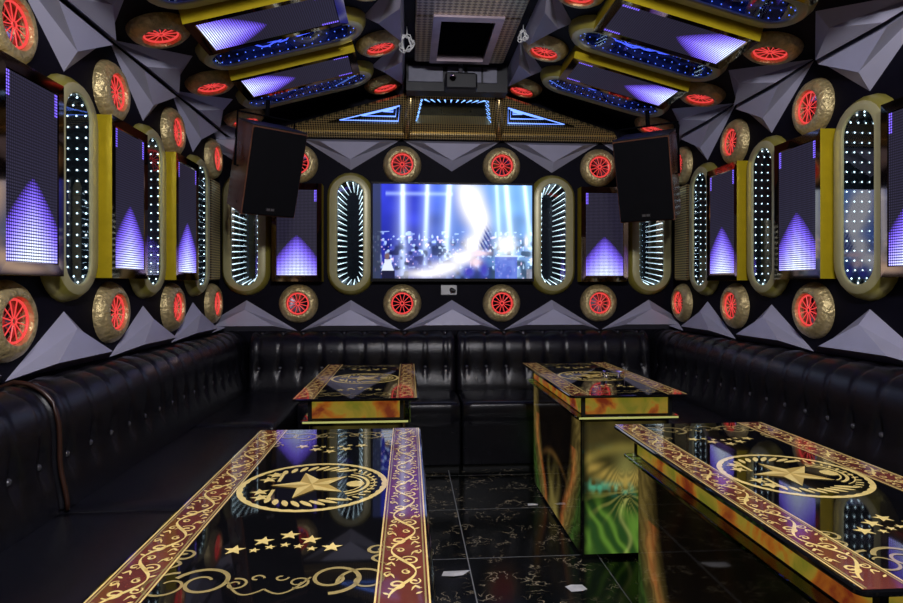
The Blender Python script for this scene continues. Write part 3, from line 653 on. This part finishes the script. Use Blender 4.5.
# ------------------------------------------------------------------ sofas
PROF = [(0.02, 0.50), (0.02, 0.84), (0.05, 0.885), (0.10, 0.905), (0.155, 0.895), (0.20, 0.865), (0.228, 0.82), (0.240, 0.765), (0.243, 0.71), (0.243, 0.65), (0.247, 0.60), (0.258, 0.55), (0.268, 0.50), (0.268, 0.470)]
def make_sofa(mw, b0, b1, s0, s1, label, group=None, seams=(), pipe=None):
    """local x along the wall, y away from the wall, z up"""
    t = thing('sofa', label, 'sofa', mw, group)
    P = 0.155; nb = max(2, round((b1-b0)/P)); step = (b1-b0)/nb
    # resample profile smoothly
    pr = np.array(PROF); seg = np.r_[0, np.cumsum(np.hypot(*np.diff(pr, axis=0).T))]; tt = np.linspace(0, seg[-1], 40)
    pd_, pz = np.interp(tt, seg, pr[:, 0]), np.interp(tt, seg, pr[:, 1])
    tn = np.stack([np.gradient(pd_), np.gradient(pz)], 1); tn /= np.linalg.norm(tn, axis=1)[:, None]; nn = np.stack([-tn[:, 1], tn[:, 0]], 1)
    ib = [int(np.argmin(abs(pd_-0.125)+(pz < 0.85)*9)), int(np.argmin(abs(pz-0.63)+(pd_ < 0.2)*9))]
    nx = nb*10+1; mb = MB(); L = []
    for i in range(nx):
        x = b0+(b1-b0)*i/(nx-1); ph = (x-b0)/step
        e = min(i, nx-1-i)/(nx-1)*(b1-b0); endr = 0.03*max(0, 1-e/0.03)**2
        pl = 1-abs(math.sin(PI*(ph-0.5)))            # 1 on a pleat line
        row = []
        for j in range(40):
            w = max(math.exp(-((tt[j]-tt[k])/0.055)**2) for k in ib)
            mid = 1.0 if ib[0] <= j <= ib[1] else 0.25
            dn = 0.0-endr-0.016*w*pl**2*1.3-0.007*mid*pl**6
            row.append((x, max(0.004, pd_[j]-nn[j, 0]*-dn*-1 if False else pd_[j]+nn[j, 0]*dn*(1)), pz[j]+nn[j, 1]*dn))
        L.append(row)
    # profile normal should point out of the cushion
    if nn[20, 0] < 0:
        L = []
        for i in range(nx):
            x = b0+(b1-b0)*i/(nx-1); ph = (x-b0)/step; e = min(i, nx-1-i)/(nx-1)*(b1-b0); endr = 0.03*max(0, 1-e/0.03)**2
            pl = 1-abs(math.sin(PI*(ph-0.5))); row = []
            for j in range(40):
                w = max(math.exp(-((tt[j]-tt[k])/0.055)**2) for k in ib); mid = 1.0 if ib[0] <= j <= ib[1] else 0.25
                dn = endr+0.018*w*pl**3+0.003*mid*pl**8
                row.append((x, max(0.004, pd_[j]+nn[j, 0]*dn), pz[j]+nn[j, 1]*dn))
            L.append(row)
    mb.loft(L, True, True, close=False)
    bk = obj('backrest', mb.mesh('backrest', True, 60), 'leather', t)
    bt = MB().lathe([(0.013, -0.002), (0.012, 0.004), (0.007, 0.008), (0.001, 0.009)], 10, True).mesh('button', True)
    sg = -1 if nn[20, 0] < 0 else 1
    for k in range(nb):
        x = b0+(k+0.5)*step-step*0.5+step*0.5
        for r in ib:
            # pleat lines sit where ph-0.5 is an integer
            n2 = Vector((0, nn[r, 0]*sg, nn[r, 1]*sg)); o = obj('button', bt, 'button', bk)
            o.location = (x, pd_[r]-n2.y*0.017, pz[r]-n2.z*0.017); o.rotation_euler = n2.to_track_quat('Z', 'Y').to_euler()
    cuts = [s0]+list(seams)+[s1]
    for a, b in zip(cuts[:-1], cuts[1:]):
        z1, y0, y1 = 0.468, 0.20, 0.70; r = 0.028; L = []
        prof = [(y0, 0.30), (y0, z1-0.004), (y0+0.1, z1+0.004), (y1-0.12, z1+0.006), (y1-r, z1-0.001), (y1-r*0.3, z1-r*0.35), (y1, z1-r), (y1, 0.36), (y1-0.012, 0.345), (y1-0.012, 0.30)]
        n = 14
        for i in range(n+1):
            x = a+(b-a)*i/n
            q = 0.006 if i in (0, n) else 0.0
            xx = x
            L.append([(xx, yy-(q if yy > 0.3 else 0), zz-q) for yy, zz in prof])
        L.insert(0, [(a+0.002, yy-(0.02 if yy > 0.3 else 0), zz-0.016) for yy, zz in prof]); L[1] = [(a+0.012, p[1], p[2]) for p in L[1]]
        L.append([(b-0.002, yy-(0.02 if yy > 0.3 else 0), zz-0.016) for yy, zz in prof]); L[-2] = [(b-0.012, p[1], p[2]) for p in L[-2]]
        obj('seat_cushion', MB().loft(L, True, True).mesh('seat_cushion', True, 50), 'leather', t)
        obj('front_panel', MB().bbox(a+0.004, b-0.004, 0.64, 0.685, 0.04, 0.342, 0.01), 'leather', t)
    obj('base', MB().box(s0+0.01, s1-0.01, 0.02, 0.64, 0.0, 0.30), 'black', t)
    if pipe is not None:
        pts = [(pipe, pd_[j]+nn[j, 0]*sg*0.004, pz[j]+nn[j, 1]*sg*0.004) for j in range(4, 40)]
        o = obj('piping', MB().tube(pts, 0.008, 8).mesh('piping', True), 'piping', t); o['label'] = 'brown leather piping'
    return t
SL = lambda y: frame((0,-1,0), (1,0,0), (0,0,1), (XL, y, 0))
SR = lambda y: frame((0,1,0), (-1,0,0), (0,0,1), (XR, y, 0))
SB = lambda x: frame((-1,0,0), (0,-1,0), (0,0,1), (x, YB, 0))
make_sofa(SL(YB), 0.01, 2.535, 0.01, 2.535, 'black tufted leather corner sofa joined by brown piping to its neighbour', None, (1.3,), 2.535)
make_sofa(SL(2.14), 0.005, 1.80, 0.005, 1.80, 'black tufted leather sofa past the brown piping along the side wall', None, (0.9,))
make_sofa(SR(0.35), 0.0, 4.32, 0.0, 4.32, 'long black tufted leather sofa behind the two tables away from the brown piping', None, (0.9, 1.8, 2.7, 3.5))
mid = 0.352
make_sofa(SB(XR), 0.275, XR-mid-0.004, 0.704, XR-mid-0.004, 'black tufted leather sofa section under the television behind the table with the ashtray')
make_sofa(SB(mid), 0.004, mid-XL-0.275, 0.004, mid-XL-0.704, 'black tufted leather sofa section under the television meeting the corner sofa with brown piping')

# ------------------------------------------------------------------ tables
TW, TL, TZ = 0.545, 1.16, 0.750
def spiral(cx, cy, r0, r1, a0, a1, n=26):
    return [(cx+(r0+(r1-r0)*k/n)*math.cos(a0+(a1-a0)*k/n), cy+(r0+(r1-r0)*k/n)*math.sin(a0+(a1-a0)*k/n)) for k in range(n+1)]
def taper(n, w0, w1): return [w0+(w1-w0)*k/(n-1) for k in range(n)]
def arc_stars(sg):
    mb = MB()
    for k in range(5):
        a = (k-2)/2; mb.star(a*0.088, sg*(0.298+0.060*abs(a)**1.3), 0.021, -PI/2*sg)
        mb2 = None
    for k in range(5):
        a = (k-2)/2; mb.star(a*0.052, sg*(0.342+0.020*abs(a)**1.3), 0.011, -PI/2*sg)
    return mb
def scroll(sg):
    mb = MB()
    for s in (-1, 1):
        p = spiral(s*0.105, sg*0.478, 0.014, 0.050, 0.6, 0.6+s*sg*2.7*PI, 36); mb.ribbon(p, taper(len(p), 0.005, 0.009))
        p = spiral(s*0.158, sg*0.486, 0.012, 0.045, 2.4, 2.4-s*sg*2.3*PI, 30); mb.ribbon(p, taper(len(p), 0.004, 0.007))
        p = spiral(s*0.050, sg*0.488, 0.005, 0.020, 0.0, s*sg*2.6*PI, 20); mb.ribbon(p, taper(len(p), 0.003, 0.005))
        p = [(s*(0.068-0.068*q), sg*(0.472+0.040*math.sin(q*PI)*0.8+0.035*q)) for q in [k/12 for k in range(13)]]; mb.ribbon(p, 0.004)
        p = spiral(s*0.020, sg*0.470, 0.012, 0.004, 0.0, s*sg*1.6*PI, 14); mb.ribbon(p, 0.004)
        # curl near the border with its straight stem
        p = spiral(s*0.172, sg*0.375, 0.005, 0.022, 1.0, 1.0+s*sg*2.4*PI, 26); mb.ribbon(p, taper(len(p), 0.009, 0.005))
        p = [(s*(0.182-0.016*math.sin(q*PI*1.5)), sg*(0.392+0.05*q)) for q in [k/12 for k in range(13)]]; mb.ribbon(p, taper(13, 0.007, 0.004))
        mb.ribbon([(s*0.180, sg*0.36), (s*0.194, sg*0.27)], 0.0025)
    return mb
def feather_rows(sg):
    mb = MB()
    for k in range(9):                     # overlapping leaves following the ring
        a = math.radians(50+11.0*k); r = 0.148; l = 0.055-0.0030*k; tx, ty = math.cos(a), math.sin(a); dx, dy = math.cos(a+2.55), math.sin(a+2.55)
        cx, cy = r*tx, r*ty
        p = [(cx+dx*l*q, sg*(cy+dy*l*q)) for q in [i/7 for i in range(8)]]
        mb.ribbon(p if sg > 0 else p[::-1], [0.0015+0.0125*math.sin(PI*(0.08+0.92*q))**0.8 for q in [i/7 for i in range(8)]])
    return mb
def filigree():
    mb = MB(); n = 13
    for k in range(n):
        y = -TL/2+0.03+(TL-0.06)*(k+0.5)/n; s = 1 if k % 2 else -1; h = (TL-0.06)/n
        W_ = lambda m, a, b: [a+(b-a)*math.sin(PI*i/(m-1)) for i in range(m)]
        p = spiral(s*0.011, y, 0.002, 0.017, s*0.5, s*(0.5+2.6*PI), 26); mb.ribbon(p, taper(len(p), 0.006, 0.003))
        p = spiral(-s*0.019, y+h*0.10, 0.002, 0.011, 0, -s*2.3*PI, 18); mb.ribbon(p, taper(len(p), 0.005, 0.002))
        p = spiral(-s*0.006, y+h*0.5, 0.002, 0.009, 2, 2+s*2.2*PI, 16); mb.ribbon(p, taper(len(p), 0.005, 0.002))
        p = spiral(s*0.025, y+h*0.42, 0.002, 0.008, 1, 1+s*2.0*PI, 14); mb.ribbon(p, taper(len(p), 0.004, 0.002))
        p = [(s*0.022*math.cos(q*PI), y-h/2+h*q) for q in [i/8 for i in range(9)]]; mb.ribbon(p, W_(9, 0.002, 0.007))
        for q in (-1, 1):                   # pointed leaves along both edges
            p = [(q*(0.014+0.017*i/5), y+h*(0.25*q*s+0.10*math.sin(i))+h*0.04*i) for i in range(6)]; mb.ribbon(p, W_(6, 0.001, 0.006))
            p = [(q*(0.031-0.010*i/5), y-h*(0.30+0.08*i/5)) for i in range(6)]; mb.ribbon(p, W_(6, 0.001, 0.005))
    return mb
def art_front(u, v):
    x = (u-0.5)*2; c = np.zeros((len(u), 3)); n1 = vnoise(u, v, 9, 5); n2 = vnoise(u, v, 26, 6)
    A = lambda k, col: k[:, None]*np.array(col)
    c += A(np.clip(0.10+0.10*n1, 0, 1)*(v > 0.45), (0.55, 0.42, 0.10))
    brow = np.exp(-((v-(0.80-0.10*x*x))/0.045)**2); c += A(brow*0.34, (0.75, 0.60, 0.12))
    face = np.exp(-(x/0.30)**2-((v-0.66)/0.10)**2); c += A(face*0.55, (0.62, 0.58, 0.16))
    eye = np.exp(-((np.abs(x)-0.45)/0.26)**2-((v-0.69)/0.055)**2); c *= (1-0.65*np.clip(eye, 0, 1))[:, None]
    wing = np.exp(-((v-(0.545+0.16*np.abs(x)**1.5))/0.065)**2); rib = 0.45+0.55*np.sin(np.arctan2(v-0.75, x)*46+n1*3)
    c += A(wing*(0.35+0.55*rib), (0.72, 0.48, 0.10))
    teal = np.exp(-((v-(0.475+0.05*np.abs(x)))/0.04)**2)*np.clip(n2*2-0.5, 0, 1); c += A(teal*1.1, (0.04, 0.55, 0.36))
    ray = np.clip(np.sin(np.arctan2(v-0.46, x*0.6)*22+n1*2), 0, 1)*np.exp(-((v-0.40)/0.10)**2)*np.exp(-(x/0.9)**2); c += A(ray*0.5, (0.70, 0.60, 0.14))
    low = 1/(1+np.exp((v-0.40)*22)); sw = 0.5+0.5*np.sin(7*x+6*np.sin(6*v+2.2*x)+n1*2.5)
    c += A(low*(0.12+0.60*sw**2), (0.30, 0.66, 0.08)); c += A(low*0.18*(1-sw), (0.02, 0.26, 0.09))
    st = np.exp(-((x-0.12*np.sin(v*16))/0.05)**2)*(v < 0.42); c += A(st*0.45, (0.7, 0.7, 0.2))
    e = np.minimum(np.minimum(u, 1-u)*14, 1); return c*e[:, None]
def art_side(u, v):
    c = np.zeros((len(u), 3)); n1 = vnoise(u*2, v, 10, 8); n2 = vnoise(u*4, v*2, 14, 2)
    A = lambda k, col: k[:, None]*np.array(col)
    for s, hue in ((0.0, 0), (1.0, 1)):
        uu = u if s == 0 else 1-u
        ed = 0.05+0.26*(1-v)**1.7                      # a wing that sweeps inwards as it goes down
        body = np.clip((uu-ed+0.14)*10, 0, 1)*np.clip((ed+0.10-uu)*10, 0, 1)
        fe = 0.5+0.5*np.sin((v*1.0+uu*2.2)*44+n1*9+n2*3)
        c += A(body*(0.30+0.45*n1)*(0.65+0.5*fe), (0.74, 0.52, 0.13))
        re = np.exp(-((uu-ed-0.02-0.03*np.sin(v*9))/0.035)**2)*(v < 0.75); c += A(re*0.7*(0.5+n2), (0.75, 0.13, 0.03))
        gr = np.exp(-((uu-ed+0.16)/0.07)**2)*(0.4+0.6*fe); c += A(gr*0.38*(1.25-v), (0.26, 0.62, 0.10))
    for k, (uc, w) in enumerate(((0.42, 0.05), (0.5, 0.06), (0.58, 0.05))):
        f = np.exp(-((u-uc-0.03*np.sin(v*12+k*2))/(w*(1-v)+0.004))**2)*np.clip(0.55-v, 0, 1)*1.6; c += A(f*0.7, (0.7, 0.55, 0.14))
    arc = np.exp(-((v-0.52+1.6*(u-0.5)**2)/0.03)**2)*np.exp(-((u-0.5)/0.25)**2); c += A(arc*0.28, (0.8, 0.4, 0.1))
    c += A(0.02+0.02*n1, (0.3, 0.18, 0.08)); return c*0.55
def make_table():
    t = bpy.data.objects.new('table', None); COL.objects.link(t)
    a, b = TW/2, TL/2
    # bevelled black glass top
    def rr(ax, by, r, z, n=5):
        P = []
        for (cx, cy, a0) in ((ax-r, by-r, 0), (-ax+r, by-r, PI/2), (-ax+r, -by+r, PI), (ax-r, -by+r, 1.5*PI)):
            for k in range(n+1): q = a0+PI/2*k/n; P.append((cx+r*math.cos(q), cy+r*math.sin(q), z))
        return P
    obj('tabletop', MB().loft([rr(a-0.002, b-0.002, 0.02, TZ-0.012), rr(a, b, 0.022, TZ-0.009), rr(a, b, 0.022, TZ-0.003), rr(a-0.004, b-0.004, 0.02, TZ)], True, True).mesh('tabletop', True, 25), 'glassblack', t)
    zt = TZ+0.0006
    for s in (-1, 1):
        st = obj('border_strip', MB().box(-0.044, 0.044, -b+0.004, b-0.004, -0.0004, 0.0), 'print_red', t, (s*(a-0.052), 0, zt))
        obj('filigree', filigree(), 'print_gold', st, (0, 0, 0.0005), kind='stuff')
        for x, m in ((-0.042, 'print_gold'), (-0.036, 'print_dark'), (0.036, 'print_dark'), (0.042, 'print_gold')):
            obj('gold_line', MB().box(x-0.0014, x+0.0014, -b+0.006, b-0.006, 0, 0.0005), m, st, (0, 0, 0.0001))
    em = obj('emblem_ring', MB().loft([[(0.178*math.cos(k*PI/36), 0.178*math.sin(k*PI/36), 0) for k in range(72)], [((0.163+0.003*(k % 2))*math.cos(k*PI/36), (0.163+0.003*(k % 2))*math.sin(k*PI/36), 0) for k in range(72)]]), 'print_gold', t, (0, 0, zt))
    obj('large_star', MB().star(0, 0, 0.098, PI, 0, 0.40), 'print_gold', em, (-0.005, 0, 0.0008))
    fc = MB().star(0, 0, 0.098, PI, 0, 0.40); fc.f = fc.f[::2]
    obj('star_facets', fc, 'print_shade', em, (-0.005, 0, 0.0012))
    ss = MB().star(0, 0, 0.024, PI, 0, 0.42).mesh('small_star')
    for x, y in ((-0.118, 0.045), (-0.108, 0.082), (-0.118, -0.045), (-0.108, -0.082)): obj('small_star', ss, 'print_gold', em, (x, y, 0.0004))
    for s in (-1, 1): obj('feathers', feather_rows(s), 'print_gold', em, (0, 0, 0.0003), kind='stuff')
    arcs = MB()
    for r, w in ((0.062, 0.004), (0.076, 0.008), (0.092, 0.003)):
        p = spiral(0.055, 0, r, r, -1.2, 1.2, 20); arcs.ribbon(p, w)
    for k in range(13):
        q = -1.15+2.3*k/12; arcs.ribbon([(0.055+0.082*math.cos(q), 0.11*math.sin(q)), (0.055+0.098*math.cos(q+0.07), 0.128*math.sin(q+0.07))], 0.006)
    arcs.poly([(0.100+0.022*math.cos(k*PI/6), 0.022*math.sin(k*PI/6)) for k in range(12)])
    obj('arcs', arcs, 'print_gold', em, (0, 0, 0.0005), kind='stuff')
    for s_ in (-1, 1): obj('bar', MB().box(-0.094, -0.086, -0.038, 0.038, 0, 0.0004), 'print_gold', em, (0, s_*0.068, 0))
    for s in (-1, 1):
        sc_ = obj('scrollwork', scroll(s), 'print_dark', t, (0, 0, zt), kind='stuff')
        obj('star_arc', arc_stars(s), 'print_gold', sc_, (0, 0, 0.0002))
    # frieze of backlit amber glass in a black frame
    fx, fy, z0, z1 = a-0.072, b-0.045, 0.652, TZ-0.012
    f = MB()
    for sx in (-1, 1):
        for sy in (-1, 1): f.box(sx*fx-0.008, sx*fx+0.008, sy*fy-0.008, sy*fy+0.008, z0, z1)
    f.box(-fx, fx, -fy, fy, z1-0.006, z1).box(-fx, fx, -fy, fy, z0, z0+0.004)
    obj('frieze_frame', f, 'blackframe', t)
    for s in (-1, 1):
        obj('amber_panel', MB().box(-fx+0.010, fx-0.010, -0.003, 0.003, -0.037, 0.036), 'amber', t, (0, s*fy, 0.695))
        for q in (-1, 1): obj('amber_panel', MB().box(-0.003, 0.003, -fy/2+0.006, fy/2-0.006, -0.037, 0.036), 'amber', t, (s*fx, q*fy/2-q*0.002, 0.695))
    obj('glass_shelf', MB().bbox(-a+0.035, a-0.035, -b+0.015, b-0.015, 0.640, 0.652, 0.002), 'greenglass', t)
    for s_ in (-1, 1): obj('lit_edge', MB().box(-a+0.045, a-0.045, -0.0012, 0.0012, 0.642, 0.650), 'edge', t, (0, s_*(b-0.0135), 0))
    # pedestal
    px, py = a-0.068, b-0.06
    obj('pedestal', MB().bbox(-px, px, -py, py, 0.0, 0.640, 0.004), 'glassblack', t)
    picture_grid('art_panel', 2*px-0.02, 0.60, 70, 110, art_front, 'art', t, (-px+0.01, -py-0.002, 0.02), (PI/2, 0, 0))
    picture_grid('art_panel', 2*px-0.02, 0.60, 40, 60, art_front, 'art', t, (px-0.01, py+0.002, 0.02), (PI/2, 0, PI))
    picture_grid('art_panel', 2*py-0.02, 0.60, 130, 80, art_side, 'art', t, (-px-0.002, py-0.01, 0.02), (PI/2, 0, -PI/2))
    picture_grid('art_panel', 2*py-0.02, 0.60, 60, 40, art_side, 'art', t, (px+0.002, -py+0.01, 0.02), (PI/2, 0, PI/2))
    return t
tab = make_table()
TX1, TX2, TY1, TY2 = -0.230, 0.985, 1.485, 3.200
for x, y, lab in ((TX1, TY1, 'ornate black glass table with gold star emblem beside the sofa past the brown piping'),
                  (TX2, TY1, 'ornate black glass table standing in front of the table with the ashtray'),
                  (TX1, TY2, 'ornate black glass table near the sofa corner with no ashtray on it'),
                  (TX2, TY2, 'ornate black glass table with a phoenix on its pedestal and an ashtray on top')):
    place(tab, Matrix.Translation((x, y, 0)), lab, 'table', 'karaoke room tables')

# ------------------------------------------------------------------ small things
o = obj('ashtray', MB().lathe([(0.001, 0.004), (0.045, 0.004), (0.052, 0.03), (0.062, 0.032), (0.060, 0.004), (0.056, 0.0), (0.001, 0.0)], 20).mesh('ashtray', True, 40), 'clear', None, (1.07, 3.10, TZ+0.002))
tag(o, 'clear round glass ashtray on the table by the pair of sofa sections', 'ashtray')
def scrap(pts, x, y, label):
    mb = MB(); c = (sum(p[0] for p in pts)/len(pts), sum(p[1] for p in pts)/len(pts), 0.008)
    mb.add([c]+[(p[0], p[1], 0.001+p[2]) for p in pts], [(0, i+1, (i+1) % len(pts)+1) for i in range(len(pts))])
    me = mb.mesh('paper_scrap'); o = obj('paper_scrap', me, 'paper', None, (x, y, 0.001)); tag(o, label, 'paper')
    md = o.modifiers.new('thick', 'SOLIDIFY'); md.thickness = 0.001
scrap([(-0.06,-0.02,0), (-0.01,-0.035,0.004), (0.03,-0.02,0), (0.065,0.01,0.006), (-0.05,0.012,0.003)], 0.20, 2.58, 'larger torn white paper scrap on the floor beside the table edge')
scrap([(-0.03,-0.02,0), (0.015,-0.028,0.006), (0.04,-0.005,0), (0.028,0.025,0.004), (-0.02,0.02,0.008), (-0.045,0.022,0)], 0.685, 2.41, 'crumpled white paper scrap on the dark tiles at a table foot')
scrap([(-0.03,-0.01,0), (0.025,-0.015,0.003), (0.03,0.01,0), (-0.028,0.012,0.003)], 0.70, 3.36, 'small white paper slip on the floor beside the phoenix table')
